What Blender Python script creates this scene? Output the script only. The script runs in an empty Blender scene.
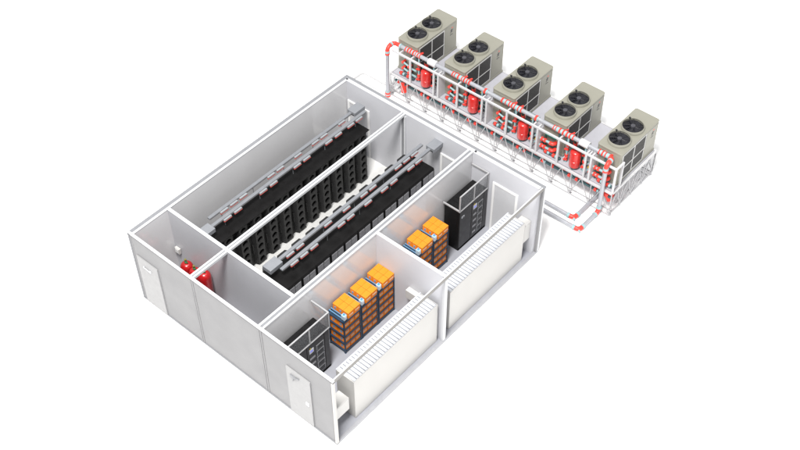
import bpy, bmesh, math, random
from mathutils import Vector, Matrix
random.seed(7)
SC = bpy.context.scene
COL = SC.collection
PI = math.pi

# ------------------------------------------------------------------ materials
def mat(name, col, rough=0.5, metal=0.0, var=0.06, scale=6.0, spec=0.5, bump=0.0, coat=0.0, rvar=0.08):
    m = bpy.data.materials.new(name); m.use_nodes = True
    nt = m.node_tree; b = nt.nodes['Principled BSDF']
    tc = nt.nodes.new('ShaderNodeTexCoord')
    nz = nt.nodes.new('ShaderNodeTexNoise'); nz.inputs['Scale'].default_value = scale
    nz.inputs['Detail'].default_value = 5
    nt.links.new(tc.outputs['Object'], nz.inputs['Vector'])
    mp = nt.nodes.new('ShaderNodeMapRange')
    mp.inputs['From Min'].default_value = 0.3; mp.inputs['From Max'].default_value = 0.7
    mp.inputs['To Min'].default_value = 1 - var; mp.inputs['To Max'].default_value = 1 + var
    nt.links.new(nz.outputs['Fac'], mp.inputs['Value'])
    mx = nt.nodes.new('ShaderNodeVectorMath'); mx.operation = 'SCALE'
    mx.inputs[0].default_value = col
    nt.links.new(mp.outputs['Result'], mx.inputs['Scale'])
    nt.links.new(mx.outputs['Vector'], b.inputs['Base Color'])
    rp = nt.nodes.new('ShaderNodeMapRange')
    rp.inputs['From Min'].default_value = 0.3; rp.inputs['From Max'].default_value = 0.7
    rp.inputs['To Min'].default_value = max(0.02, rough - rvar); rp.inputs['To Max'].default_value = min(1, rough + rvar)
    nt.links.new(nz.outputs['Fac'], rp.inputs['Value'])
    nt.links.new(rp.outputs['Result'], b.inputs['Roughness'])
    b.inputs['Metallic'].default_value = metal
    b.inputs['Specular IOR Level'].default_value = spec
    if coat: b.inputs['Coat Weight'].default_value = coat; b.inputs['Coat Roughness'].default_value = 0.12
    if bump:
        bp = nt.nodes.new('ShaderNodeBump'); bp.inputs['Strength'].default_value = bump
        n2 = nt.nodes.new('ShaderNodeTexNoise'); n2.inputs['Scale'].default_value = scale * 14
        nt.links.new(tc.outputs['Object'], n2.inputs['Vector'])
        nt.links.new(n2.outputs['Fac'], bp.inputs['Height'])
        nt.links.new(bp.outputs['Normal'], b.inputs['Normal'])
    return m

def glass(name, col, alpha):
    m = mat(name, col, 0.08, var=0.02)
    m.node_tree.nodes['Principled BSDF'].inputs['Alpha'].default_value = alpha
    return m

M = {}
M['ground'] = mat('ground_white', (.97, .97, .97), .9, var=.01, spec=.1)
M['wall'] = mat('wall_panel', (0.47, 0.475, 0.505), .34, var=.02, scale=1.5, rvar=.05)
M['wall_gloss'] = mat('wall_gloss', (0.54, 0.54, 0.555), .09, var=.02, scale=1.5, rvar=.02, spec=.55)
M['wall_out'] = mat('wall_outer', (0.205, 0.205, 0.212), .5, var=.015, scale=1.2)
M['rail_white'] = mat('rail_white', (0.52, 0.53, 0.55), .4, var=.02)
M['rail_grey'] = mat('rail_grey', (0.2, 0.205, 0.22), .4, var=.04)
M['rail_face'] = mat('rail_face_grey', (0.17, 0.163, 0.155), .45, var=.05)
M['base_grey'] = mat('base_rail_pale', (0.29, 0.295, 0.315), .45, var=.04)
M['seam'] = mat('seam_dark', (.13, .125, .13), .6)
M['floor'] = mat('floor_vinyl', (0.285, 0.292, 0.325), .42, var=.03, scale=3)
M['floor_white'] = mat('floor_tile_white', (0.72, 0.72, 0.71), .4, var=.03, scale=8)
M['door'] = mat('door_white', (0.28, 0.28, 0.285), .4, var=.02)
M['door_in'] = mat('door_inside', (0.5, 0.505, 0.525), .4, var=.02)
M['door_frame'] = mat('door_frame_white', (0.75, 0.75, 0.75), .4, var=.02)
M['black'] = mat('rack_black', (.006, .0058, .006), .42, var=.15, scale=4, spec=.18)
M['black_door'] = mat('rack_door_black', (.016, .016, .0165), .5, var=.12, scale=5, spec=.25)
M['void'] = mat('opening_black', (.004, .004, .004), .8, spec=.1)
M['grille'] = mat('server_grille_grey', (0.34, 0.34, 0.36), .45, .3, var=.2, scale=30)
M['bus'] = mat('busbar_grey', (0.22, 0.23, 0.25), .42, .35, var=.05)
M['bus_box'] = mat('feed_box_grey', (0.22, 0.23, 0.25), .45, .2, var=.04)
M['tap'] = mat('tap_pale_blue', (0.23, 0.245, 0.26), .4, var=.05)
M['red'] = mat('red_enamel', (.52, .015, .012), .33, var=.06, coat=.4)
M['tap_red'] = mat('tap_red', (0.45, 0.05, 0.035), .5, var=.06)
M['valve_red'] = mat('valve_red', (.78, .045, .03), .42, var=.10, scale=20)
M['cyan'] = mat('flange_pale_cyan', (0.26, 0.41, 0.43), .4, var=.06)
M['teal'] = mat('pipe_teal', (.03, .075, .085), .45, var=.2)
M['greenp'] = mat('pump_green', (.02, .13, .10), .45, var=.2)
M['yellow'] = mat('yellow_lever', (.60, .42, .02), .5)
M['gas_red'] = mat('gas_bottle_red', (.36, .006, .008), .3, var=.06, coat=.4)
M['gas_olive'] = mat('handwheel_olive', (.16, .15, .03), .5)
M['gas_green'] = mat('valve_green', (.02, .11, .035), .5)
M['ups'] = mat('ups_black', (.008, .008, .0085), .38, var=.12, spec=.2)
M['ups_face'] = mat('ups_dark_grey', (.032, .032, .034), .4, var=.1)
M['ups_mod'] = mat('ups_module_grey', (0.26, 0.265, 0.28), .38, .3, var=.15, scale=25)
M['badge'] = mat('badge_white', (.6, .62, .66), .4)
M['glass'] = glass('screen_glass', (.15, .155, .165), .36)
M['steel'] = mat('screen_rail_steel', (0.36, 0.36, 0.37), .38, .15, var=.05)
M['blue'] = mat('rack_blue', (0.013, 0.036, 0.07), .42, var=.12)
M['blue_light'] = mat('rack_blue_bar', (.10, .22, .36), .4, var=.08)
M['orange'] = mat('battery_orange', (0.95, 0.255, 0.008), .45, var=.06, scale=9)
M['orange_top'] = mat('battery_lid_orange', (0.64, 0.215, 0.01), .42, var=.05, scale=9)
M['label_blue'] = mat('label_blue', (.10, .33, .55), .5)
M['label_white'] = mat('label_white', (.70, .62, .50), .5)
M['breaker'] = mat('breaker_box_pale', (.40, .50, .58), .4, var=.08, scale=15)
M['ahu'] = mat('cooler_white', (0.445, 0.438, 0.426), .42, var=.012, scale=1.5)
M['slat'] = mat('slat_white', (0.46, 0.475, 0.51), .4, var=.03)
M['slat_gap'] = mat('slat_gap_grey', (0.075, 0.08, 0.095), .6)
M['box_white'] = mat('box_white', (0.46, 0.455, 0.445), .4, var=.02)
M['beige'] = mat('chiller_beige', (0.245, 0.24, 0.2), .42, var=.03, scale=3)
M['beige_side'] = M['beige']
M['coil'] = mat('coil_dark', (.035, .034, .033), .5, var=.25, scale=40)
M['coil_frame'] = mat('coil_frame_grey', (0.5, 0.5, 0.5), .45)
M['fan'] = mat('fan_black', (.012, .012, .017), .32, var=.15)
M['fan_hub'] = mat('fan_hub_grey', (.05, .05, .06), .35)
M['pwhite'] = mat('steel_white', (0.5, 0.5, 0.515), .42, var=.04, scale=10)
M['deck'] = mat('deck_pale', (0.4, 0.4, 0.44), .5, var=.03)
M['truss'] = mat('truss_white', (0.38, 0.38, 0.395), .45, var=.06, scale=12)
M['pipe'] = mat('pipe_grey', (0.36, 0.37, 0.4), .36, .25, var=.05, scale=8)
M['pipe_white'] = mat('pipe_white', (0.55, 0.55, 0.56), .4, var=.03)
M['dark'] = mat('marking_dark', (.03, .03, .035), .5)

def screen_mat():
    m = bpy.data.materials.new('display_blue'); m.use_nodes = True
    b = m.node_tree.nodes['Principled BSDF']
    b.inputs['Base Color'].default_value = (.05, .05, .25, 1)
    b.inputs['Emission Color'].default_value = (.22, .25, 1.0, 1)
    b.inputs['Emission Strength'].default_value = .7
    return m
M['screen'] = screen_mat()

# ------------------------------------------------------------------ mesh helper
class MB:
    def __init__(s): s.bm = bmesh.new()
    def box(s, x0, x1, y0, y1, z0, z1):
        v = [s.bm.verts.new(p) for p in ((x0,y0,z0),(x1,y0,z0),(x1,y1,z0),(x0,y1,z0),(x0,y0,z1),(x1,y0,z1),(x1,y1,z1),(x0,y1,z1))]
        for f in ((3,2,1,0),(4,5,6,7),(0,1,5,4),(1,2,6,5),(2,3,7,6),(3,0,4,7)): s.bm.faces.new([v[i] for i in f])
        return s
    def cyl(s, a, b, r, n=14, r2=None):
        a, b = Vector(a), Vector(b); d = (b - a); L = d.length
        q = d.to_track_quat('Z', 'Y').to_matrix().to_4x4()
        bmesh.ops.create_cone(s.bm, cap_ends=True, segments=n, radius1=r, radius2=r if r2 is None else r2, depth=L,
                              matrix=Matrix.Translation((a + b) / 2) @ q)
        return s
    def bar(s, a, b, w, h=None):
        # square tube between two points
        h = h or w
        a, b = Vector(a), Vector(b); d = b - a; L = d.length
        q = d.to_track_quat('Z', 'Y').to_matrix().to_4x4()
        mtx = Matrix.Translation((a + b) / 2) @ q @ Matrix.Diagonal((w, h, L, 1))
        bmesh.ops.create_cube(s.bm, size=1, matrix=mtx); return s
    def tube(s, pts, r, n=12):
        P = [Vector(p) for p in pts]; rings = []
        up = Vector((0, 0, 1)); prevN = None
        for i, p in enumerate(P):
            t = (P[min(i+1, len(P)-1)] - P[max(i-1, 0)]).normalized()
            if prevN is None:
                a = up if abs(t.z) < .9 else Vector((1, 0, 0)); nrm = t.cross(a).normalized()
            else:
                nrm = (prevN - t * prevN.dot(t)).normalized()
            prevN = nrm; bi = t.cross(nrm)
            rings.append([s.bm.verts.new(p + (nrm*math.cos(k*2*PI/n) + bi*math.sin(k*2*PI/n))*r) for k in range(n)])
        for i in range(len(rings)-1):
            for k in range(n):
                s.bm.faces.new((rings[i][k], rings[i][(k+1)%n], rings[i+1][(k+1)%n], rings[i+1][k]))
        s.bm.faces.new(rings[0][::-1]); s.bm.faces.new(rings[-1]); return s
    def lathe(s, prof, c=(0,0,0), n=28):
        rings = []
        for r, z in prof:
            if r < 1e-5: rings.append([s.bm.verts.new((c[0], c[1], c[2]+z))])
            else: rings.append([s.bm.verts.new((c[0]+r*math.cos(k*2*PI/n), c[1]+r*math.sin(k*2*PI/n), c[2]+z)) for k in range(n)])
        for a, b in zip(rings, rings[1:]):
            for k in range(n):
                if len(a) == 1 and len(b) > 1: s.bm.faces.new((a[0], b[k], b[(k+1)%n]))
                elif len(b) == 1 and len(a) > 1: s.bm.faces.new((a[k], a[(k+1)%n], b[0]))
                elif len(a) > 1: s.bm.faces.new((a[k], a[(k+1)%n], b[(k+1)%n], b[k]))
        return s
    def prism(s, pts, axis, a, b):
        # extrude a 2D outline along an axis
        def P(u, v, w): return {'x': (w, u, v), 'y': (u, w, v), 'z': (u, v, w)}[axis]
        A = [s.bm.verts.new(P(u, v, a)) for u, v in pts]; B = [s.bm.verts.new(P(u, v, b)) for u, v in pts]
        n = len(pts)
        s.bm.faces.new(A[::-1]); s.bm.faces.new(B)
        for i in range(n): s.bm.faces.new((A[i], A[(i+1)%n], B[(i+1)%n], B[i]))
        return s
    def build(s, name, m, parent=None, bevel=0, smooth=False, label=None):
        bmesh.ops.recalc_face_normals(s.bm, faces=s.bm.faces)
        me = bpy.data.meshes.new(name); s.bm.to_mesh(me); s.bm.free()
        me.materials.append(M[m] if isinstance(m, str) else m)
        o = bpy.data.objects.new(name, me); COL.objects.link(o)
        if parent: o.parent = parent
        if bevel:
            md = o.modifiers.new('bevel', 'BEVEL'); md.width = bevel; md.segments = 2; md.limit_method = 'ANGLE'
            me.polygons.foreach_set('use_smooth', [False]*len(me.polygons))
        if smooth:
            me.polygons.foreach_set('use_smooth', [True]*len(me.polygons))
            try: me.set_sharp_from_angle(angle=math.radians(40))
            except Exception: pass
        if label: o['label'] = label
        return o

def tag(o, label, cat, group=None, kind=None):
    o['label'] = label; o['category'] = cat
    if group: o['group'] = group
    if kind: o['kind'] = kind
    return o
def thing(name, label, cat, loc=(0,0,0), group=None):
    o = bpy.data.objects.new(name, None); COL.objects.link(o); o.location = loc
    o.empty_display_size = .1
    return tag(o, label, cat, group)
def dup(o, loc=None, label=None, parent=None):
    c = o.copy(); COL.objects.link(c)
    if parent: c.parent = parent
    if loc is not None: c.location = loc
    if label: c['label'] = label
    for ch in list(o.children): dup(ch, parent=c)
    return c
ORD = ['first','second','third','fourth','fifth','sixth','seventh','eighth','ninth','tenth','eleventh']
NUM = {4:'four', 5:'five', 11:'eleven'}

# ------------------------------------------------------------------ ground
g = MB(); g.box(-250, 250, -250, 250, -.2, -.004); go = g.build('ground', 'ground'); go['kind'] = 'structure'

# ------------------------------------------------------------------ building
W, L, H = 8.24, 9.54, 3.0
X1, X2 = 2.745, 5.495
B = thing('modular_building', 'white roofless data hall building of three joined modules with partitioned rooms', 'building')
MB().box(.02, W-.02, .02, L-.02, .0, .06).build('floor', 'floor', B)
MB().box(1.0, 3.75, 1.48, L-.252, .06, .064).build('aisle_floor', 'floor_white', B)
# left wall (x = 0 side) : panel, grey outer channel, white inner lip
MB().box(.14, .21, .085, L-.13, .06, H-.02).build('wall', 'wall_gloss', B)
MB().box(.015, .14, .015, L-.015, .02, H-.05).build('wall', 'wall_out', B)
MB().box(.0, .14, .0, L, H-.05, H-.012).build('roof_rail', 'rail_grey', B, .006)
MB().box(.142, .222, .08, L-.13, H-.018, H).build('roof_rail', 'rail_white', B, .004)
# back wall (y = L side)
MB().box(.21, W-.10, L-.25, L-.13, .06, H-.02).build('wall', 'wall', B)
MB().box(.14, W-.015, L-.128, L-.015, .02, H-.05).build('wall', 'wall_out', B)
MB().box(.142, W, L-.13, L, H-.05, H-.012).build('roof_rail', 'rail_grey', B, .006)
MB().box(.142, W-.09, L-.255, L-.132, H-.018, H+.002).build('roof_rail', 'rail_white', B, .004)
MB().cyl((.19, L-.19, H+.002), (.19, L-.19, H+.02), .035).build('lifting_eye', 'dark', B)
MB().cyl((X2+.16, L-.19, H+.002), (X2+.16, L-.19, H+.02), .04).build('lifting_eye', 'dark', B)
# front wall (y = 0 side): three panels between seam posts
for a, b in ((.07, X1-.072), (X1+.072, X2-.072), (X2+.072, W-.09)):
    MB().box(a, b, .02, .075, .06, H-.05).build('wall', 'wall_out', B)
MB().box(.0, W, .0, .085, H-.042, H+.001).build('roof_rail', 'rail_white', B, .006)
MB().box(.0, W, .006, .085, H-.085, H-.044).build('rail_underside', 'seam', B)
MB().box(.0, W, -.004, .085, .0, .058).build('base_rail', 'rail_grey', B, .006)
for x in (X1, X2):
    MB().box(x-.070, x-.010, .010, .085, .06, H-.087).build('seam_post', 'wall_out', B, .004)
    MB().box(x+.010, x+.070, .010, .085, .06, H-.087).build('seam_post', 'wall_out', B, .004)
    MB().box(x-.0095, x+.0095, .03, .085, .06, H-.087).build('seam', 'seam', B)
    MB().box(x-.080, x-.0705, .0165, .075, .06, H-.087).box(x+.0705, x+.080, .0165, .075, .06, H-.087).build('seam', 'seam', B)
MB().box(-.002, .066, -.002, .078, .06, H-.087).build('corner_post', 'rail_grey', B, .006)
# right side (x = W): open face with rails and posts
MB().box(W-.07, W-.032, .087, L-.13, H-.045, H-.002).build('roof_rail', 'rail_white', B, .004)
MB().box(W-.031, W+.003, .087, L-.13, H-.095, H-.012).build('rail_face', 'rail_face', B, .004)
MB().box(W-.10, W+.002, .087, L-.02, .0, .075).build('base_rail', 'base_grey', B, .008)
MB().box(W-.074, W+.003, -.003, .082, .06, H-.097).build('corner_post', 'ahu', B, .008)
MB().box(W-.085, W-.076, .0, .086, .06, H-.097).build('post_edge', 'seam', B)
MB().box(W-.05, W+.003, L-.06, L+.003, .076, H-.052).build('corner_post', 'rail_white', B, .008)
MB().box(W-.085, W-.052, L-.12, L-.065, .076, H-.052).build('corner_post', 'rail_grey', B, .004)
# beam over module seam, and the long glossy wall between modules two and three
for a, b in ((X1-.095, X1-.035), (X1+.005, X1+.065)):
    MB().box(a, b, .087, L-.26, H-.10, H-.001).build('roof_beam', 'rail_white', B, .006)
MB().box(X1-.034, X1+.004, .087, L-.26, H-.08, H-.012).build('beam_gap', 'rail_grey', B)
for a in (X1-.12, X1+.04):
    MB().box(a, a+.06, L-.30, L-.252, .06, H-.11).build('seam_post', 'rail_white', B, .004)
MB().box(X1-.05, X1+.03, L-.28, L-.252, .06, H-.11).build('seam', 'rail_grey', B)
MB().box(X2-.07, X2+.09, .087, L-.26, .06, H-.06).build('wall', 'wall_gloss', B)
MB().box(X2-.10, X2-.03, .087, L-.26, H-.055, H+.002).build('roof_rail', 'rail_white', B, .005)
MB().box(X2-.029, X2+.05, .087, L-.26, H-.055, H-.02).build('roof_rail', 'rail_grey', B)
MB().box(X2+.052, X2+.108, .087, L-.26, H-.055, H+.001).build('roof_rail', 'rail_white', B, .005)
# cross wall through modules one and two
MB().box(.212, X2-.072, 1.385, 1.475, .06, H-.03).build('partition', 'wall', B)
MB().box(.224, X2-.102, 1.375, 1.485, H-.028, H+.004).build('partition_cap', 'rail_white', B, .004)
# partition in module three
MB().box(X2+.092, W-.115, 4.70, 4.80, .06, H-.03).build('partition', 'wall', B)
MB().box(X2+.112, W-.07, 4.695, 4.805, H-.028, H+.003).build('partition_cap', 'rail_white', B, .004)
MB().box(W-.115, W-.02, 4.69, 4.81, .077, H-.10).build('partition_post', 'rail_white', B, .006)
# front doors
def door_out(x0, x1, z1, closer):
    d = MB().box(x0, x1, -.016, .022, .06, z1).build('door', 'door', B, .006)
    h = MB()
    if closer:
        h.box(x0+.16, x0+.36, -.05, -.016, z1-.32, z1-.24); h.bar((x0+.3, -.04, z1-.28), (x0+.5, -.03, z1-.2), .03)
        h.bar((x0+.3, -.04, z1-.3), (x0+.24, -.03, z1-.46), .03)
        h.build('door_closer', 'rail_grey', d)
        MB().box(x1-.22, x1-.10, -.035, -.016, .98, 1.1).cyl((x1-.16, -.05, 1.04), (x1-.16, -.016, 1.04), .02).build('handle', 'door_frame', d)
    else:
        h.bar((x0+.28, -.04, z1-.33), (x0+.58, -.04, z1-.36), .022)
        h.box(x0+.27, x0+.31, -.04, -.016, z1-.35, z1-.30); h.box(x0+.54, x0+.60, -.04, -.016, z1-.40, z1-.32)
        h.build('handle', 'rail_white', d)
    return d
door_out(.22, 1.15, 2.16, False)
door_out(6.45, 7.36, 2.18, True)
# inside doors of the back wall
def door_in(x0, x1, z1):
    d = MB().box(x0+.06, x1-.06, L-.266, L-.252, .062, z1-.06).build('door', 'door_in', B)
    f = MB().box(x0-.03, x0+.055, L-.285, L-.252, .062, z1).box(x1-.055, x1+.03, L-.285, L-.252, .062, z1).box(x0+.056, x1-.056, L-.285, L-.252, z1-.075, z1-.001)
    f.build('door_frame', 'door_frame', d, .004)
    MB().box(x1-.16, x1-.10, L-.30, L-.266, 1.0, 1.05).build('handle', 'rail_grey', d)
door_in(.28, 1.2, 2.2); door_in(4.35, 5.28, 2.2); door_in(6.48, 7.40, 2.25)

# wall-mounted control box on the cross wall
t = thing('control_box', 'small white control box on the cross wall left of the red gas cylinders', 'control box', (.40, 1.374, 1.36))
MB().box(-.10, .10, -.09, 0, -.11, .11).build('casing', 'box_white', t, .01)
MB().box(-.07, .07, -.097, -.09, -.08, .08).build('cover', 'door_frame', t)

# red gas cylinders
def gas_cylinder(x, y, r, h, label):
    t = thing('gas_cylinder', label, 'gas cylinder', (x, y, .06), 'red gas cylinders against the cross wall')
    pr = [(0, 0), (r*.9, 0), (r, .03), (r, h-r*.9)]
    for k in range(1, 8):
        a = k/8*PI/2; pr.append((r*.22 + r*.78*math.cos(a), h-r*.9 + r*.9*math.sin(a)))
    pr += [(r*.22, h), (0, h)]
    MB().lathe(pr).build('body', 'gas_red', t, smooth=True)
    MB().lathe([(0, h), (.045, h), (.045, h+.06), (.03, h+.07), (.03, h+.13), (0, h+.13)], n=14).cyl((0, 0, h+.05), (.09, 0, h+.05), .02).build('valve', 'gas_green', t, smooth=True)
    MB().cyl((0, 0, h+.13), (0, 0, h+.16), .034).build('handwheel', 'gas_olive', t)
gas_cylinder(.97, 1.14, .20, 1.30, 'red gas cylinder nearest the white control box on the wall')
gas_cylinder(1.36, 1.13, .19, 1.30, 'red gas cylinder in the middle, with green valve just left of the roof beam')
gas_cylinder(1.80, 1.13, .21, 1.50, 'larger red gas cylinder on the right, crossed by the roof beam')

# ------------------------------------------------------------------ server racks
PITCH = .605; RACK_H = 2.2
def hole_plate(mb, y0, y1, z0, z1, x, r, d):
    # one cell of a plate facing +x with a round recess of depth d
    cy, cz = (y0+y1)/2, (z0+z1)/2; n = 16; bm = mb.bm
    inner, back, outer = [], [], []
    for k in range(n):
        a = (k+.5)*2*PI/n; c, s = math.cos(a), math.sin(a)
        inner.append(bm.verts.new((x, cy+r*c, cz+r*s))); back.append(bm.verts.new((x-d, cy+r*c, cz+r*s)))
        t = min((y1-y0)/2/abs(c), (z1-z0)/2/abs(s)); outer.append(bm.verts.new((x, cy+t*c, cz+t*s)))
    for k in range(n):
        j = (k+1) % n
        bm.faces.new((outer[k], outer[j], inner[j], inner[k])); bm.faces.new((inner[k], inner[j], back[j], back[k]))
        # fill corners
        pk, pj = outer[k].co, outer[j].co
        if abs(pk.y-pj.y) > 1e-4 and abs(pk.z-pj.z) > 1e-4:
            cyv = y1 if max(pk.y, pj.y) > cy and abs(max(pk.y, pj.y)-y1) < 1e-4 else y0
            czv = z1 if abs(max(pk.z, pj.z)-z1) < 1e-4 and max(pk.z, pj.z) > cz else z0
            v = bm.verts.new((x, cyv, czv)); bm.faces.new((outer[k], v, outer[j]))
    return [(cy, cz)]

def make_fan_door(parent, x, sgn):
    """bulging rear door with a column of round openings, facing +x (sgn=1) or -x (sgn=-1)"""
    mb = MB(); w0, w1 = .125, .45; dx = .15; z0, z1 = .10, 2.165
    zs = [z0 + (z1-z0)*k/7 for k in range(8)]; holes = []
    for k in range(7): holes += hole_plate(mb, w0, w1, zs[k], zs[k+1], dx, .108, .07)
    bm = mb.bm
    def quad(*p): bm.faces.new([bm.verts.new(q) for q in p])
    a0, a1 = .055, .555
    quad((dx,w0,z0),(dx,w0,z1),(0,a0,z1),(0,a0,z0)); quad((dx,w1,z0),(0.03,a1,z0),(0.03,a1,z1),(dx,w1,z1))
    quad((0.03,a1,z0),(0,a1,z0),(0,a1,z1),(0.03,a1,z1))
    quad((dx,w0,z1),(dx,w1,z1),(.03,a1,z1),(0,a1,z1),(0,a0,z1)); quad((dx,w0,z0),(0,a0,z0),(0,a1,z0),(.03,a1,z0),(dx,w1,z0))
    mb.box(0, .05, .035, .11, .55, .95); mb.box(0, .05, .035, .11, 1.35, 1.75)
    mb.box(.03, .065, .50, .54, 1.0, 1.25)
    d = mb.build('rear_door', 'black_door', parent)
    f = MB()
    for cy, cz in holes:
        f.box(dx-.075, dx-.071, cy-.11, cy+.11, cz-.11, cz+.11)
    fo = f.build('fan_opening', 'void', d)
    if sgn < 0: d.matrix_local = Matrix.Translation((x, PITCH, 0)) @ Matrix.Rotation(PI, 4, 'Z')
    else: d.location = (x, 0, 0)
    return d

def make_rack(name, label, depth, group, kind):
    t = thing(name, label, 'server rack', (0,0,0), group)
    cb = MB()
    if kind == 'left': cb.box(0, depth, .0006, PITCH-.0006, .02, RACK_H-.03).box(-.004, depth+.155, .0006, PITCH-.0006, RACK_H-.028, RACK_H)
    else: cb.box(0, depth, .0006, PITCH-.0006, .02, RACK_H)
    cb.build('cabinet', 'black', t)
    if kind == 'left':
        make_fan_door(t, depth, 1)
    else:
        make_fan_door(t, 0, -1)
        d = MB().box(depth, depth+.03, .012, PITCH-.012, .08, RACK_H-.02).build('front_door', 'black', t)
        gm = MB()
        for c in (0, 1):
            y0 = .05 + c*.26
            for k in range(16):
                z = .14 + k*.125; gm.box(depth+.031, depth+.04, y0, y0+.235, z, z+.105)
        gm.build('server_grille', 'grille', d)
        MB().box(depth+.031, depth+.055, .292, .305, .9, 1.3).build('handle', 'seam', d)
    return t
N = 11; Y0 = 1.90
nth = lambda i, tot: ('end' if False else ORD[i])
LR_X, RR_X = 1.21, 3.63
r0 = make_rack('server_rack', '', .51, 'server racks in the left row', 'left')
for i in range(N):
    lb = f'black server rack with fan openings, {ORD[i]} from the front of the left row'
    if i == N-1: lb = 'black server rack at the back end of the left row by the back wall'
    if i == 0: lb = 'black server rack at the front end of the left row by the cross wall'
    if i == 0: r0.location = (LR_X, Y0, .06); r0['label'] = lb
    else: dup(r0, (LR_X, Y0+i*PITCH, .06), lb)
r1 = make_rack('server_rack', '', 1.01, 'server racks in the right row', 'right')
for i in range(N):
    lb = f'black server rack with grey grilles, {ORD[i]} from the front of the right row'
    if i == N-1: lb = 'black server rack with grey grilles at the back end of the right row'
    if i == 0: lb = 'black server rack with grey grilles at the front end of the right row'
    if i == 0: r1.location = (RR_X, Y0-.02, .06); r1['label'] = lb
    else: dup(r1, (RR_X, Y0-.02+i*PITCH, .06), lb)

# ------------------------------------------------------------------ busbars
def busbar(x, y0, y1, z, label, box_end, taps):
    t = thing('busbar', label, 'busbar', (x, 0, z), 'grey busbars over the server rows')
    d = MB().box(-.06, .05, y0, y1, -.03, .03).build('duct', 'bus', t, .008)
    MB().box(.05, .056, y0+.02, y1-.02, -.030, -.005).box(-.066, -.06, y0+.02, y1-.02, -.03, -.005).build('cover_strip', 'seam', d)
    for y in taps:
        b = MB().box(.057, .125, y-.15, y+.15, -.045, .015).build('tap_off_box', 'tap', t, .006)
        MB().box(.126, .132, y-.15, y+.15, -.048, -.034).box(.09, .130, y-.160, y-.152, -.052, -.02).build('red_edge', 'tap_red', b)
    if box_end:
        ya = y0-.52 if box_end < 0 else y1+.0
        MB().box(-.16, .18, ya, ya+.50, -.09, .07).build('end_feed_box', 'bus_box', t, .012)
        yb = ya+.50 if box_end < 0 else ya
        MB().box(-.12, .13, yb-.004 if box_end < 0 else yb-.006, yb+.006 if box_end < 0 else yb+.004, -.07, -.04).build('cable_slot', 'void', t)
    # hanger rods down to the rack tops
    for k in range(5):
        y = y0 + .5 + k*(y1-y0-1)/4
        MB().cyl((0, y, -.05), (0, y, -(z-.06-RACK_H)), .010, 8).build('support_rod', 'bus', t)
BZ = 2.6
busbar(4.215, 2.12, 8.84, BZ, 'grey busbar over the right rack row with feed box at its back end', 1, [2.57, 2.98, 3.40, 4.58, 4.99, 5.78, 6.54, 6.98, 7.80, 8.18])
busbar(3.89, 2.36, 8.84, BZ, 'grey busbar on the aisle side of the right rack row, feed box in front', -1, [2.73, 3.14, 4.34, 5.16, 5.96, 6.36, 7.57, 7.97, 8.36])
busbar(1.43, 2.0, 8.86, BZ, 'grey busbar over the left rack row, aisle side, plain back end', -1, [2.55, 2.98, 4.05, 4.5, 5.55, 5.98, 7.0, 7.45, 8.05, 8.45])
busbar(1.12, 2.15, 8.50, BZ, 'grey busbar along the outer side of the left rack row, feed box at back', 1, [2.7, 3.1, 3.5, 4.7, 5.1, 5.9, 6.7, 7.1, 7.95])

# ------------------------------------------------------------------ UPS cabinets
def make_ups(loc, ln, label, flip=False):
    t = thing('ups_cabinet', label, 'power cabinet', loc, 'black power cabinets')
    D = .60; HZ = 1.78
    MB().box(0, D, 0, ln, .0, HZ).build('cabinet', 'ups', t, .012)
    MB().box(.01, D+.012, .01, ln-.01, .0, .09).build('plinth', 'void', t)
    dw = ln*.42
    d1 = MB().box(D, D+.025, .02, dw, .12, HZ-.03).build('door', 'ups_face', t, .006)
    MB().box(D+.025, D+.029, .10, .23, 1.44, 1.52).build('badge', 'badge', d1)
    MB().box(D+.0255, D+.031, .13, .20, 1.46, 1.50).build('badge_mark', 'dark', d1)
    d2 = MB().box(D, D+.025, dw+.02, ln-.22, .12, HZ-.03).build('door', 'ups_face', t, .006)
    mid = (dw+.02+ln-.24)/2
    MB().box(D+.025, D+.032, dw+.10, dw+.27, 1.38, 1.56).build('display_bezel', 'badge', d2)
    MB().box(D+.032, D+.036, dw+.13, dw+.24, 1.44, 1.49).build('display', 'screen', d2)
    MB().box(D+.032, D+.036, dw+.12, dw+.17, 1.585, 1.62).build('warning_label', 'yellow', d2)
    for k in range(5):
        z = .22 + k*.27
        for y0, y1 in ((mid+.02, ln-.25),):
            mm = MB().box(D+.026, D+.038, y0, y1, z, z+.22).build('power_module', 'ups_mod', t, .004)
            s = MB()
            for q in range(5): s.box(D+.038, D+.042, y0+.03, y1-.03, z+.03+q*.036, z+.045+q*.036)
            s.build('vent', 'ups', mm)
    for k in range(4):
        z = .22 + k*.27
        m2 = MB().box(D+.026, D+.034, dw+.06, mid-.01, z, z+.2).build('switch_panel', 'ups_face', t, .004)
        MB().box(D+.034, D+.039, dw+.09, mid-.05, z+.07, z+.14).build('switch', 'grille', m2)
    MB().box(D, D+.025, ln-.20, ln-.02, .12, HZ-.03).build('door', 'ups_face', t, .006)
    tp = MB()
    for k in range(7): tp.box(.10, D-.10, .12+k*(ln-.2)/7, .12+k*(ln-.2)/7+.12, HZ, HZ+.012)
    tp.build('top_vent', 'ups', t)
    return t
U_X = 5.66; U_B = 7.84; U_F = .27
make_ups((U_X, U_B, .06), 1.43, 'tall black power cabinet in the back room beside the back wall door')
make_ups((U_X, U_F, .06), 1.60, 'black power cabinet in the front room behind the front wall')
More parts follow.
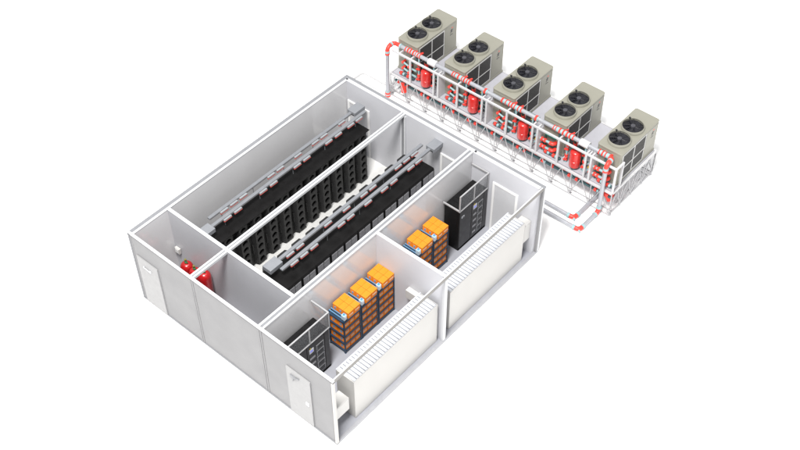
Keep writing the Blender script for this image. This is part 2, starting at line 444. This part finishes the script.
def glass_screen(loc, ln, label):
    t = thing('glass_screen', label, 'glass screen', loc, 'glass screens on the power cabinets')
    z0, z1 = .0, .70; x = .60
    MB().box(x-.02, x+.02, 0, ln, z0+.005, z0+.04).box(x-.02, x+.02, 0, ln, z1-.035, z1).build('rail', 'steel', t, .004)
    for y in (0, ln/2-.02, ln-.04):
        MB().box(x-.018, x+.018, y, y+.04, z0+.05, z1-.045).build('post', 'steel', t)
    for a, b in ((.041, ln/2-.021), (ln/2+.021, ln-.041)):
        MB().box(x-.006, x+.006, a, b, z0+.05, z1-.045).build('pane', 'glass', t)
    MB().bar((-.06, .02, z0+.04), (x-.02, .02, z0+.04), .045).build('side_bar', 'steel', t)
    MB().bar((-.06, ln-.02, z1-.03), (x-.02, ln-.02, z1-.03), .045).build('side_bar', 'steel', t)
glass_screen((U_X+.02, U_B-.03, 1.855), 1.46, 'steel framed glass screen standing on the back room power cabinet')
glass_screen((U_X+.02, U_F+.02, 1.855), 1.62, 'steel framed glass screen standing on the front room power cabinet')

# ------------------------------------------------------------------ battery shelves
def block_mesh_parent(dx, dy, dz):
    """one battery: orange case, lid and end label"""
    t = bpy.data.objects.new('battery', None); COL.objects.link(t); t.empty_display_size = .05
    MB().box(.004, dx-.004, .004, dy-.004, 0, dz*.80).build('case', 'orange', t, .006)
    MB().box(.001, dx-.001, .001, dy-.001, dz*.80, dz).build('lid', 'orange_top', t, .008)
    MB().box(dx*.34, dx*.62, -.001, .004, dz*.30, dz*.62).build('end_label', 'label_blue', t)
    mk = MB()
    for k in range(3): mk.box(dx-.004, dx+.0005, dy*(.2+.22*k), dy*(.34+.22*k), dz*.36, dz*.56)
    mk.build('side_marking', 'label_white', t)
    return t
RW, RD = .735, .64
def make_battery_rack(loc, label):
    t = thing('battery_rack', label, 'shelf rack', loc, 'blue battery racks')
    for x in (0, RD-.04):
        for y in (0, RW-.045):
            p = MB().box(x, x+.04, y, y+.04, .012, 1.50).build('post', 'blue', t)
            MB().box(x-.012, x+.052, y-.010, y+.050, 0, .012).build('foot', 'blue', p)
    for k in range(5):
        z = .10 + k*.335
        s = MB().box(.041, RD-.041, .01, RW-.015, z-.01, z).build('shelf', 'blue', t)
        MB().box(RD-.008, RD+.012, .041, RW-.046, z-.040, z+.012).box(-.006, .012, .041, RW-.046, z-.040, z+.012)\
            .box(.041, RD-.041, -.006, .010, z-.040, z+.012).build('shelf_beam', 'blue', s)
    MB().box(.0, RD, .045, .075, 1.50, 1.53).box(.0, RD, .13, .16, 1.50, 1.53).build('top_bar', 'blue_light', t)
    return t
proto_lo = block_mesh_parent(.285, .215, .255); proto_hi = block_mesh_parent(.206, .256, .25)
used = {'lo': False, 'hi': False}
SH = ['lowest shelf', 'second shelf', 'third shelf', 'fourth shelf']
def fill(loc, where):
    for lv in range(5):
        z = loc[2] + .113 + lv*.335 - (.012 if lv == 4 else 0)
        hi = lv == 4
        nm = 'orange battery on top of ' + where if hi else f'orange battery on the {SH[lv]} of {where}'
        gp = 'batteries ' + nm[15:]
        n = 2 if hi else 3
        for i in range(3 if hi else 2):
            for j in range(n):
                key = 'hi' if hi else 'lo'; pr = proto_hi if hi else proto_lo
                p = (loc[0]+.012+i*.208, loc[1]+.205+j*.262, z) if hi else (loc[0]+.045+i*.29, loc[1]+.034+j*.223, z)
                if not used[key]: o = pr; o.location = p; used[key] = True
                else: o = dup(pr, p)
                tag(o, nm, 'battery', gp)
def breaker(loc, label):
    t = thing('breaker_box', label, 'breaker box', (loc[0]+RD-.12, loc[1]+.02, loc[2]+1.53), 'pale breaker boxes on the battery racks')
    MB().box(0, .13, 0, .11, 0, .19).build('casing', 'breaker', t, .008)
    MB().box(.131, .139, .02, .09, .03, .15).build('cover', 'badge', t)
    MB().box(.03, .10, .02, .09, .19, .205).cyl((.065, .055, .2), (.065, .055, .26), .018).build('gland', 'label_blue', t)
FR = [2.46, 3.215, 3.97]; BR = [5.79, 6.545]
nf = ['the front room rack nearest the black power cabinet', 'the middle rack in the front room', 'the front room rack beside the partition']
nb = ['the back room rack beside the partition', 'the back room rack beside the black power cabinet']
for y, w in list(zip(FR, nf)) + list(zip(BR, nb)):
    loc = (U_X, y, .06)
    make_battery_rack(loc, 'blue steel battery rack, ' + w.replace('the ', '', 1).replace('rack ', '', 1) if False else 'blue steel shelf rack holding orange batteries, ' + w)
    fill(loc, w); breaker(loc, 'pale blue breaker box on ' + w)

# ------------------------------------------------------------------ white air handling cabinets along the open side
def make_cabinet(loc, ln, label):
    t = thing('cooling_unit', label, 'cooling unit', loc, 'white cooling units along the open side')
    D = .68; HZ = 1.72
    MB().box(0, D, 0, ln, .0, HZ).build('casing', 'ahu', t, .008)
    MB().box(.03, D-.03, .03, ln-.03, HZ, HZ+.004).build('grille_base', 'slat_gap', t)
    s = MB(); n = int(ln/.118)
    for k in range(n):
        y = .03 + k*(ln-.06)/n
        s.box(.012, D-.02, y, y+(ln-.06)/n-.022, HZ+.004, HZ+.022)
    s.build('slat', 'slat', t)
    MB().box(.0, .04, .0, ln, HZ+.001, HZ+.03).box(.16, .19, .01, ln-.01, HZ+.022, HZ+.026).build('grille_frame', 'slat', t)
    return t
make_cabinet((7.38, .97, .062), 3.62, 'long white cooling unit with slatted top in the front room')
make_cabinet((7.38, 5.16, .062), 3.70, 'long white cooling unit with slatted top in the back room')
def wbox(x0, x1, y0, y1, z0, z1, label):
    t = thing('wall_unit', label, 'wall box', (x0, y0, z0), 'small white wall units beside the cooling units')
    MB().box(0, x1-x0, 0, y1-y0, 0, z1-z0).build('casing', 'box_white', t, .01)
    MB().box(x1-x0, x1-x0+.006, .03, y1-y0-.03, .03, z1-z0-.03).build('cover', 'box_white', t, .003)
wbox(7.62, 8.0, .080, .80, .68, 1.22, 'white wall unit on the front wall beside the front corner post')
wbox(7.62, 8.0, 8.92, L-.252, .72, 1.5, 'white wall unit on the back wall by the right corner post')
wbox(6.88, 7.36, 4.52, 4.695, 1.25, 1.60, 'white wall unit fixed to the partition behind the front cooling unit')

# ------------------------------------------------------------------ chiller platform
PX0, PX1, PY0, PY1, DZ = -.52, 9.06, 12.36, 15.06, 1.08
P = thing('steel_platform', 'white steel truss platform with front railing carrying the five chillers', 'platform', (0,0,0))
MB().box(PX0+.05, PX1-.05, PY0+.07, PY1-.05, DZ-.055, DZ-.02).build('deck', 'deck', P)
for a, b in (((PX0, PY0, 0), (PX1, PY0, 0)), ((PX0, PY1, 0), (PX1, PY1, 0))):
    MB().box(PX0, PX1, a[1]-.035, a[1]+.035, DZ-.09, DZ-.01).build('deck_beam', 'pwhite', P, .006)
for x in (PX0, PX1):
    MB().box(x-.035, x+.035, PY0+.036, PY1-.036, DZ-.09, DZ-.012).build('deck_beam', 'pwhite', P, .006)
UP = 2.1375
# truss bays
nb_ = 12; step = (PX1-PX0)/nb_
def truss_line(y, face):
    MB().cyl((PX0, y, .05), (PX1, y, .05), .022, 8).cyl((PX0, y+face*.22, .05), (PX1, y+face*.22, .05), .018, 8).build('bottom_chord', 'truss', P)
    for k in range(nb_+1):
        x = PX0 + k*step
        b = MB().cyl((x, y, .05), (x, y, DZ-.09), .018, 6)
        if k < nb_:
            b.cyl((x, y, .05), (x+step*.5, y, DZ-.09), .016, 6).cyl((x+step, y, .05), (x+step*.5, y, DZ-.09), .016, 6)
        b.cyl((x, y+face*.22, .05), (x, y, DZ-.3), .012, 6)
        for q in range(3): b.cyl((x, y+face*.22*(1-q/3), .05+q*.22), (x, y, .14+q*.22), .009, 6)
        b.build('brace', 'truss', P)
        MB().cyl((x, y+face*.08, 0), (x, y+face*.08, .022), .07, 10).cyl((x, y+face*.08, .02), (x, y, .06), .03, 8).build('foot', 'truss', P)
truss_line(PY0, 1); truss_line(PY1, -1)
for x in (PX0, PX1):
    MB().cyl((x, PY0, .05), (x, PY1, .05), .024, 8).build('bottom_chord', 'truss', P)
    for k in range(4):
        y = PY0 + k*(PY1-PY0)/4; d = (PY1-PY0)/4
        b = MB().cyl((x, y, .05), (x, y+d/2, DZ-.09), .018, 6).cyl((x, y+d, .05), (x, y+d/2, DZ-.09), .018, 6).cyl((x, y+d, .05), (x, y+d, DZ-.09), .018, 6)
        b.cyl((x-.16, y+d/2, .3), (x, y+d/2, DZ-.2), .012, 6).cyl((x-.12, y, .05), (x, y+d/2, .5), .012, 6)
        b.build('brace', 'truss', P)
        if k < 3: MB().cyl((x, y+d, 0), (x, y+d, .05), .05, 10).build('foot', 'truss', P)
# front railing
RT = 2.13
MB().box(PX0+.1, PX1+.03, PY0-.03, PY0+.03, RT-.035, RT+.035).build('top_rail', 'pwhite', P, .006)
posts = [.42+UP*k for k in range(4)] + [1.50+UP*k for k in range(4)] + [1.70+UP*k for k in range(4)] + [PX1]
for x in posts:
    MB().box(x-.035, x+.035, PY0-.028, PY0+.028, DZ-.01, RT-.035).build('post', 'pwhite', P, .006)
    MB().box(x-.025, x+.025, PY0+.03, PY0+.24, RT-.025, RT+.025).build('rail_bracket', 'pwhite', P)
MB().box(PX1-.03, PX1+.03, PY0+.031, PY0+.45, RT-.03, RT+.03).box(PX1-.03, PX1+.03, PY0+.38, PY0+.44, DZ-.01, RT-.03).build('post', 'pwhite', P, .006)
MB().box(-.12, -.07, PY0+.03, PY0+.24, RT-.025, RT+.025).box(7.98, 8.03, PY0+.03, PY0+.24, RT-.025, RT+.025).build('rail_bracket', 'pwhite', P)
for k in range(4):
    x0 = .46 + UP*k
    MB().box(x0, x0+1.0, PY0+.05, PY0+.42, DZ-.018, DZ+.02).build('tank_shelf', 'deck', P, .004)
    MB().box(x0+1.24, x0+1.27, PY0+.05, PY0+.42, DZ, RT-.12).build('side_panel', 'pwhite', P)
    r = MB()
    for q in range(5): r.cyl((x0+1.075, PY0, 1.2+q*.17), (x0+1.205, PY0, 1.2+q*.17), .012, 6)
    r.build('rung', 'seam', P)

# ------------------------------------------------------------------ chillers
def rrect(x0, x1, y0, y1, r, n=5):
    p = []
    for cx, cy, a0 in ((x1-r, y1-r, 0), (x0+r, y1-r, 90), (x0+r, y0+r, 180), (x1-r, y0+r, 270)):
        for k in range(n+1):
            a = math.radians(a0+90*k/n); p.append((cx+r*math.cos(a), cy+r*math.sin(a)))
    return p
def make_chiller(loc, label):
    t = thing('chiller', label, 'chiller', loc, 'beige chillers on the platform')
    CW, CL, CH = .92, 2.28, 1.33
    MB().prism(rrect(0, CW, 0, CL, .06), 'z', .07, CH).build('casing', 'beige', t, smooth=True)
    MB().prism(rrect(-.014, CW+.014, -.014, CL+.014, .085), 'z', CH-.035, CH+.022).build('top_panel', 'beige', t, .022)
    MB().box(.0, CW+.012, -.008, CL+.012, .0, .075).build('base_rail', 'beige', t, .006)
    MB().box(.06, CW-.06, -.012, .0, .16, CH-.10).build('front_panel', 'beige', t, .006)
    # coil side (+x): frame and four louvred panes
    fr = MB().box(CW, CW+.012, .10, 1.52, .11, .145).box(CW, CW+.012, .10, 1.52, CH-.12, CH-.085)
    fr.box(CW, CW+.012, .10, .135, .146, CH-.121).box(CW, CW+.012, 1.485, 1.52, .146, CH-.121)
    fr.box(CW, CW+.012, .79, .83, .146, CH-.121).box(CW+.012, CW+.022, .10, 1.52, .615, .64)
    fr.build('coil_frame', 'coil_frame', t)
    for y0, y1 in ((.136, .789), (.831, 1.484)):
        for z0, z1 in ((.147, .614), (.641, CH-.122)):
            p = MB().box(CW-.002, CW+.004, y0, y1, z0, z1).build('coil_panel', 'coil', t)
            f = MB(); n = 16
            for q in range(n): f.box(CW+.004, CW+.009, y0+(q+.25)*(y1-y0)/n, y0+(q+.55)*(y1-y0)/n, z0+.005, z1-.005)
            f.build('fin', 'coil', p)
    MB().box(CW, CW+.006, 1.56, CL-.04, .11, CH-.08).build('service_panel', 'beige', t, .003)
    em = MB()
    em.prism([(1.86, .90), (1.93, .95), (1.99, .93), (1.95, .99), (2.01, 1.05), (1.95, 1.04), (1.92, 1.09), (1.90, 1.03), (1.86, 1.03), (1.89, .98)], 'x', CW+.006, CW+.010)
    em.box(CW+.006, CW+.010, 1.85, 2.0, .82, .845)
    em.build('emblem', 'dark', t)
    MB().box(CW+.006, CW+.010, 1.93, 2.0, 1.105, 1.13).build('emblem_red', 'valve_red', t)
    for fy in (.54, 1.34):
        c = MB().lathe([(.375, CH+.02), (.385, CH+.03), (.380, CH+.125), (.372, CH+.135), (.358, CH+.135), (.358, CH+.03), (.0, CH+.03)], (CW/2, fy, 0), 36).build('fan_collar', 'beige', t, smooth=True)
        MB().cyl((CW/2, fy, CH+.04), (CW/2, fy, CH+.05), .356, 32).build('fan_well', 'fan', c)
        bl = MB()
        for k in range(7):
            a = k*2*PI/7 + fy
            pts = []
            for (rr, da, dz) in ((.07, -.25, .055), (.31, -.30, .05), (.315, .30, .105), (.07, .35, .10)):
                pts.append((CW/2+rr*math.cos(a+da), fy+rr*math.sin(a+da), CH+dz))
            vs = [bl.bm.verts.new(p) for p in pts]; v2 = [bl.bm.verts.new((p[0], p[1], p[2]+.006)) for p in pts]
            bl.bm.faces.new(vs[::-1]); bl.bm.faces.new(v2)
            for q in range(4): bl.bm.faces.new((vs[q], vs[(q+1)%4], v2[(q+1)%4], v2[q]))
        bl.build('fan_blade', 'fan', c)
        MB().lathe([(0, CH+.03), (.085, CH+.03), (.08, CH+.13), (.04, CH+.15), (0, CH+.15)], (CW/2, fy, 0), 16).build('fan_hub', 'fan_hub', c, smooth=True)
        gd = MB()
        for rr in (.13, .20, .27, .33):
            gd.tube([(CW/2+rr*math.cos(k*2*PI/28), fy+rr*math.sin(k*2*PI/28), CH+.130) for k in range(29)], .0045, 5)
        for k in range(4):
            a = k*PI/2+.5; gd.cyl((CW/2+.04*math.cos(a), fy+.04*math.sin(a), CH+.135), (CW/2+.35*math.cos(a), fy+.35*math.sin(a), CH+.118), .008, 6)
        gd.box(CW/2-.31, CW/2-.25, fy+.22, fy+.27, CH+.1, CH+.16)
        gd.build('fan_guard', 'fan', c)
    return t
CX0 = -.49
cl = ['beige chiller at the far left end of the platform', 'beige chiller second from the left on the platform', 'beige chiller in the middle of the platform',
      'beige chiller second from the right on the platform', 'beige chiller at the right end of the platform above the truss corner']
ch0 = make_chiller((CX0, 12.74, DZ), cl[0])
for k in range(1, 5): dup(ch0, (CX0+UP*k*.9985, 12.74, DZ), cl[k])

# ------------------------------------------------------------------ expansion tanks
def make_tank(loc, label):
    t = thing('expansion_tank', label, 'tank', loc, 'red expansion tanks on the platform')
    r, z0, z1 = .19, .06, .80
    pr = [(0, z0)] + [(r*math.sin(k*PI/12), z0+.09-.09*math.cos(k*PI/12)) for k in range(1, 7)]
    pr += [(r, .36), (r+.006, .365), (r+.006, .385), (r, .39)]
    pr += [(r*math.cos(k*PI/14), z1-.10+.10*math.sin(k*PI/14)) for k in range(0, 7)] + [(0, z1)]
    MB().lathe(pr).build('vessel', 'red', t, smooth=True)
    MB().lathe([(.0, 0), (.12, 0), (.12, .015), (.09, .08), (0, .08)], n=20).build('base_ring', 'teal', t)
    MB().cyl((0, 0, z1-.005), (0, 0, z1+.03), .03).build('cap', 'red', t)
    return t
tl = ['red expansion tank below the far left chiller', 'red expansion tank before the second chiller from the left', 'red expansion tank before the middle chiller', 'red expansion tank nearest the right end of the platform']
t0 = make_tank((1.02, 12.52, DZ+.015), tl[0])
for k in range(1, 4): dup(t0, (1.02+UP*k, 12.52, DZ+.015), tl[k])

# ------------------------------------------------------------------ pipework
def arc(c, u, v, r, n=8):
    """quarter bend from c+r*u to c+r*v"""
    c, u, v = Vector(c), Vector(u), Vector(v)
    return [c + (u*math.cos(k*PI/2/n) + v*math.sin(k*PI/2/n))*r for k in range(n+1)]
HY, HZ_ = 12.60, 2.26; VY = 12.24; PR = .072
hp = thing('header_pipe', 'long grey header pipe above the platform railing with red and pale cyan couplings', 'pipe', (0,0,0))
VL, VR = -.56, 8.74
MB().tube([(VL+.36, HY, HZ_), (VR-.34, HY, HZ_)], PR, 16).build('pipe', 'pipe', hp, smooth=True)
def riser(x, sx, z0, parent):
    # bends: header (along x) -> towards -y -> down
    MB().tube([(x, VY, z0), (x, VY, 1.98)], PR, 16).build('pipe', 'pipe', parent, smooth=True)
    p = [(x-sx*.34, HY, HZ_), (x-sx*.12, HY-.0, HZ_)]
    MB().tube(p + [Vector(q) for q in arc((x-sx*.12, HY-.12, HZ_), (0,1,0), (sx,0,0), .12)], PR*1.06, 16).build('elbow', 'valve_red', parent, smooth=True)
    MB().cyl((x, HY-.12, HZ_), (x, HY-.18, HZ_), PR*1.3, 18).cyl((x-sx*.36, HY, HZ_), (x-sx*.30, HY, HZ_), PR*1.25, 18).build('coupling', 'cyan', parent, smooth=True)
    MB().tube([Vector(q) for q in arc((x, VY+.18, HZ_-.18), (0,0,1), (0,-1,0), .18)], PR*1.06, 16).build('elbow', 'valve_red', parent, smooth=True)
    MB().cyl((x, VY, HZ_-.24), (x, VY, HZ_-.16), PR*1.3, 18).build('coupling', 'cyan', parent, smooth=True)
    MB().cyl((x, VY, HZ_-.32), (x, VY, HZ_-.24), PR*1.28, 18).build('coupling', 'valve_red', parent, smooth=True)
riser(VL, -1, .2, hp); riser(VR, 1, .3, hp)
for k in range(5):
    x0 = .02 + UP*k - (.0 if k < 4 else .35)
    n = 7 if k < 4 else 4
    x = x0
    for j in range(n):
        wd = random.choice((.03, .04, .06)); gp_ = random.choice((.06, .08, .11))
        MB().cyl((x, HY, HZ_), (x+wd, HY, HZ_), PR*1.30, 18).build('coupling', 'valve_red', hp, smooth=True)
        if j < n-1: MB().cyl((x+wd+.004, HY, HZ_), (x+wd+gp_-.004, HY, HZ_), PR*random.choice((1.12, 1.22)), 18).build('coupling', 'cyan', hp, smooth=True)
        if j in (1, 3, 5): MB().cyl((x+.03, HY+.06, HZ_+.02), (x+.03, HY+.24, HZ_-.04), .035, 10).build('branch', 'valve_red', hp, smooth=True)
        if j in (2, 4): MB().cyl((x+.03, HY+.02, HZ_-.05), (x+.03, HY-.02, HZ_-.30), .035, 10).build('branch', 'teal', hp, smooth=True)
        x += wd + gp_
    if k in (0, 3):
        MB().cyl((1.08+UP*k, HY, HZ_), (1.42+UP*k, HY, HZ_), PR*1.75, 20).build('sleeve', 'pipe_white', hp, .01)
    elif k < 4:
        MB().cyl((1.42+UP*k, HY, HZ_), (1.49+UP*k, HY, HZ_), PR*1.4, 18).build('coupling', 'valve_red', hp, smooth=True)
        MB().cyl((1.50+UP*k, HY, HZ_), (1.55+UP*k, HY, HZ_), PR*1.25, 18).build('coupling', 'cyan', hp, smooth=True)

# ground loop
gp = thing('ground_pipe', 'pair of grey pipes on the ground turning the corner right of the building', 'pipe', (0,0,0))
def ground_run(cx, cy, xa, yend, up):
    z = .1; r = .16
    MB().tube([(xa, cy, z), (cx-r, cy, z)], PR, 16).build('pipe', 'pipe', gp, smooth=True)
    MB().tube([Vector(q) for q in arc((cx-r, cy+r, z), (0,-1,0), (1,0,0), r)], PR*1.08, 16).build('elbow', 'valve_red', gp, smooth=True)
    MB().cyl((cx-r-.09, cy, z), (cx-r-.01, cy, z), PR*1.22, 18).cyl((cx, cy+r+.01, z), (cx, cy+r+.09, z), PR*1.22, 18).cyl((cx-.05, cy+.05, z), (cx+.06, cy-.06, z-.02), .035, 12).build('coupling', 'cyan', gp, smooth=True)
    MB().tube([(cx, cy+r, z), (cx, yend, z)], PR, 16).build('pipe', 'pipe', gp, smooth=True)
ground_run(8.30, 11.46, 5.0, 13.3, False)
ground_run(8.74, 11.12, 5.0, 12.06, True)
MB().tube([Vector(q) for q in arc((8.74, VY-.16, .26), (0,0,-1), (0,1,0), .16)], PR*1.08, 16).build('elbow', 'valve_red', gp, smooth=True)
MB().cyl((8.74, VY-.24, .1), (8.74, VY-.17, .1), PR*1.25, 18).cyl((8.74, VY, .27), (8.74, VY, .36), PR*1.25, 18).cyl((8.74, VY-.05, .12), (8.74, VY+.1, .06), .035, 10).build('coupling', 'cyan', gp, smooth=True)
# left end pair
lp = thing('ground_pipe', 'pair of white pipes on the ground behind the far left corner of the building', 'pipe', (0,0,0))
MB().tube([(VL, VY, .09), (-1.7, VY, .09)] + [Vector(q) for q in arc((-1.7, VY-.2, .09), (0,1,0), (-1,0,0), .2)] + [(-1.9, 9.0, .09)], .06, 12).build('pipe', 'pipe_white', lp, smooth=True)
MB().tube([(-.3, VY+.4, .09), (-1.95, VY+.4, .09)] + [Vector(q) for q in arc((-1.95, VY+.2, .09), (0,1,0), (-1,0,0), .2)] + [(-2.15, 9.0, .09)], .06, 12).build('pipe', 'pipe_white', lp, smooth=True)
MB().cyl((VL, VY, .0), (VL, VY, .08), PR*1.5, 16).cyl((VL, VY, .12), (VL, VY, .2), PR*1.35, 16).build('coupling', 'valve_red', lp, smooth=True)
MB().cyl((VL, VY, .08), (VL, VY, .12), PR*1.5, 16).cyl((VL, VY, .2), (VL, VY, .26), PR*1.25, 16).build('coupling', 'cyan', lp, smooth=True)

# under-deck manifold pipes
ud = thing('manifold_pipe', 'dark teal pipes with red couplings running under the platform deck', 'pipe', (0,0,0))
for y, z in ((12.50, .70), (12.80, .55)):
    MB().tube([(PX0+.12, y, z), (PX1-.1, y, z)], .05, 12).build('pipe', 'teal', ud, smooth=True)
    x = PX0 + .25 + (y > 12.7)*.3
    k = 0
    while x < PX1-.3:
        MB().cyl((x, y, z), (x+.09, y, z), .070, 14).build('coupling', 'valve_red', ud, smooth=True)
        if k % 2 == 0: MB().cyl((x+.115, y, z), (x+.18, y, z), .062, 14).build('coupling', 'cyan', ud, smooth=True)
        x += (.42, .68, .30, .75)[k % 4]; k += 1
MB().cyl((-.05, 12.5, .76), (.06, 12.45, .38), .10, 14).build('strainer', 'valve_red', ud, smooth=True)
for yy in (12.5, 12.75): MB().tube([(8.55, yy, .78), (8.8, yy, .74), (8.9, yy+.05, .5)], .08, 10).build('elbow', 'valve_red', ud, smooth=True)

# valve manifolds, one per chiller
ml = ['red valves with pale cyan joints on pipes before the far left chiller', 'red valves with pale cyan joints on pipes before the second chiller from the left',
      'red valves with pale cyan joints on pipes before the middle chiller', 'long red elbowed pipes before the second chiller from the right', 'long red elbowed pipes before the right end chiller']
def knob(mb, x, y, z, r=.062): mb.lathe([(0, -r)] + [(r*math.sin(k*PI/6), -r*math.cos(k*PI/6)) for k in range(1, 6)] + [(0, r)], (x, y, z), 12)
for k in range(5):
    bx = CX0 + UP*k*.9985
    t = thing('valve_manifold', ml[k], 'valves', (bx, 12.5, DZ), 'valve manifolds before the chillers')
    if k < 3:
        for z in (.30, .56):
            MB().tube([(.44, .17, z+.05), (.44, .02, z+.05), (.86, .02, z-.06), (1.06, .02, z-.06)], .034, 10).build('pipe', 'cyan', t, smooth=True)
            for x, dz in ((.44, .05), (.72, -.03)):
                b = MB(); knob(b, x, .0, z+dz, .055); b.cyl((x, .02, z+dz), (x, .15, z+dz), .045, 10); b.build('valve', 'valve_red', t, smooth=True)
        MB().tube([(.40, .19, .1), (.40, .19, .75)], .03, 8).tube([(.70, .19, .1), (.70, .19, .75)], .03, 8).build('pipe', 'greenp', t, smooth=True)
    else:
        for z in (.22, .52):
            MB().tube([(-.12, .02, z), (.62, .02, z)], .045, 10).build('pipe', 'cyan', t, smooth=True)
            for x in (-.05, .14, .26):
                MB().cyl((x, .02, z), (x+.08, .02, z), .075, 12).build('coupling', 'valve_red', t, smooth=True)
            MB().tube([(.48, .02, z)] + [Vector(q) for q in arc((.54, .12, z), (0,-1,0), (1,0,0), .10)] + [(.64, .17, z)], .065, 12).build('elbow', 'valve_red', t, smooth=True)
        MB().box(-.10, .0, -.02, .03, .36, .41).build('lever', 'yellow', t)
        MB().tube([(.2, .19, .06), (.2, .19, .62), (.6, .19, .62)], .035, 8).build('pipe', 'greenp', t, smooth=True)
    # low row near the deck
    MB().tube([(.30, .0, .09), (.98, .0, .09)], .045, 10).build('pipe', 'teal', t, smooth=True)
    for x in (.34, .66): MB().cyl((x, 0, .09), (x+.09, 0, .09), .066, 12).build('coupling', 'valve_red', t, smooth=True)
    MB().cyl((.46, 0, .09), (.54, 0, .09), .06, 12).cyl((.77, 0, .09), (.84, 0, .09), .06, 12).build('coupling', 'cyan', t, smooth=True)
# riser valves and pumps between chillers, beside every tank
pl = ['green pump set with red riser valves behind the leftmost red tank', 'green pump set with red riser valves behind the second red tank from the left',
      'green pump set with red riser valves behind the third red tank from the left', 'green pump set with red riser valves behind the rightmost red tank']
for k in range(4):
    t = thing('pump_set', pl[k], 'pump', (.55+UP*k, 12.52, DZ+.02), 'pump sets behind the red tanks')
    for x, zs in ((.09, (.14, .30, .60, .78)), (.78, (.20, .42, .72))):
        MB().tube([(x, .06, 0), (x, .06, 1.12)], .036, 10).build('riser', 'cyan', t, smooth=True)
        for q, z in enumerate(zs):
            b = MB(); b.cyl((x, .06, z-.045), (x, .06, z+.045), .058, 12); b.cyl((x, .06, z), (x+(.07 if q % 2 else -.05), -.03, z), .032, 10)
            b.build('valve', 'valve_red', t, smooth=True)
    MB().cyl((.30, .36, .18), (.62, .36, .18), .13, 16).build('motor', 'greenp', t, smooth=True)
    MB().lathe([(0, 0), (.15, 0), (.15, .10), (.11, .2), (.11, .42), (.06, .5), (0, .5)], (.22, .38, .1), 16).build('pump_body', 'greenp', t, smooth=True)
    MB().box(.14, .74, .26, .50, .0, .06).build('base_plate', 'teal', t)
    MB().tube([(.22, .34, .55), (.22, .28, .9), (.3, .1, 1.1)], .05, 10).tube([(.62, .30, .2), (.5, .22, .6), (.2, .12, .66)], .045, 10).build('pipe', 'greenp', t, smooth=True)
    MB().cyl((.22, .34, .62), (.22, .31, .76), .075, 12).cyl((.55, .30, .95), (.72, .22, .95), .05, 12).build('coupling', 'valve_red', t, smooth=True)
    MB().box(.66, .76, .12, .17, .92, .96).build('lever', 'yellow', t)
    MB().box(.40, .70, .20, .36, .70, 1.0).build('control_box', 'teal', t, .01)

# ------------------------------------------------------------------ light
w = bpy.data.worlds.new('World'); SC.world = w; w.use_nodes = True
bg = w.node_tree.nodes['Background']; bg.inputs['Color'].default_value = (1.0, 1.0, 1.0, 1); bg.inputs['Strength'].default_value = .98
def area(name, loc, target, size, power, col):
    l = bpy.data.lights.new(name, 'AREA'); l.shape = 'SQUARE'; l.size = size; l.energy = power; l.color = col
    o = bpy.data.objects.new(name, l); COL.objects.link(o); o.location = loc
    o.rotation_euler = (Vector(target)-Vector(loc)).to_track_quat('-Z', 'Y').to_euler()
area('key_softbox', (12, -9, 38), (4, 6, 0), 8, 30000, (1, .98, .95))

# ------------------------------------------------------------------ camera
cp = (20.71454730, -11.7548006, 27.1252100); yaw, pitch, roll, f = 2.28254665, .816478242, -.00321543058, 1125.03727
cy, sy = math.cos(yaw), math.sin(yaw); cpt, spt = math.cos(pitch), math.sin(pitch)
fw = Vector((cy*cpt, sy*cpt, -spt)); rt = Vector((sy, -cy, 0)); up = rt.cross(fw)
c, s = math.cos(roll), math.sin(roll)
rr = c*rt + s*up; uu = -s*rt + c*up
cam = bpy.data.cameras.new('camera'); co = bpy.data.objects.new('camera', cam); COL.objects.link(co)
cam.sensor_width = 36; cam.lens = 36*f/800; cam.clip_end = 1500; cam.clip_start = .5
m = Matrix((rr, uu, -fw)).transposed().to_4x4(); m.translation = Vector(cp); co.matrix_world = m
SC.camera = co
SC.view_settings.view_transform = 'Standard'; SC.view_settings.look = 'None'
SC.view_settings.exposure = -.06; SC.view_settings.gamma = 1
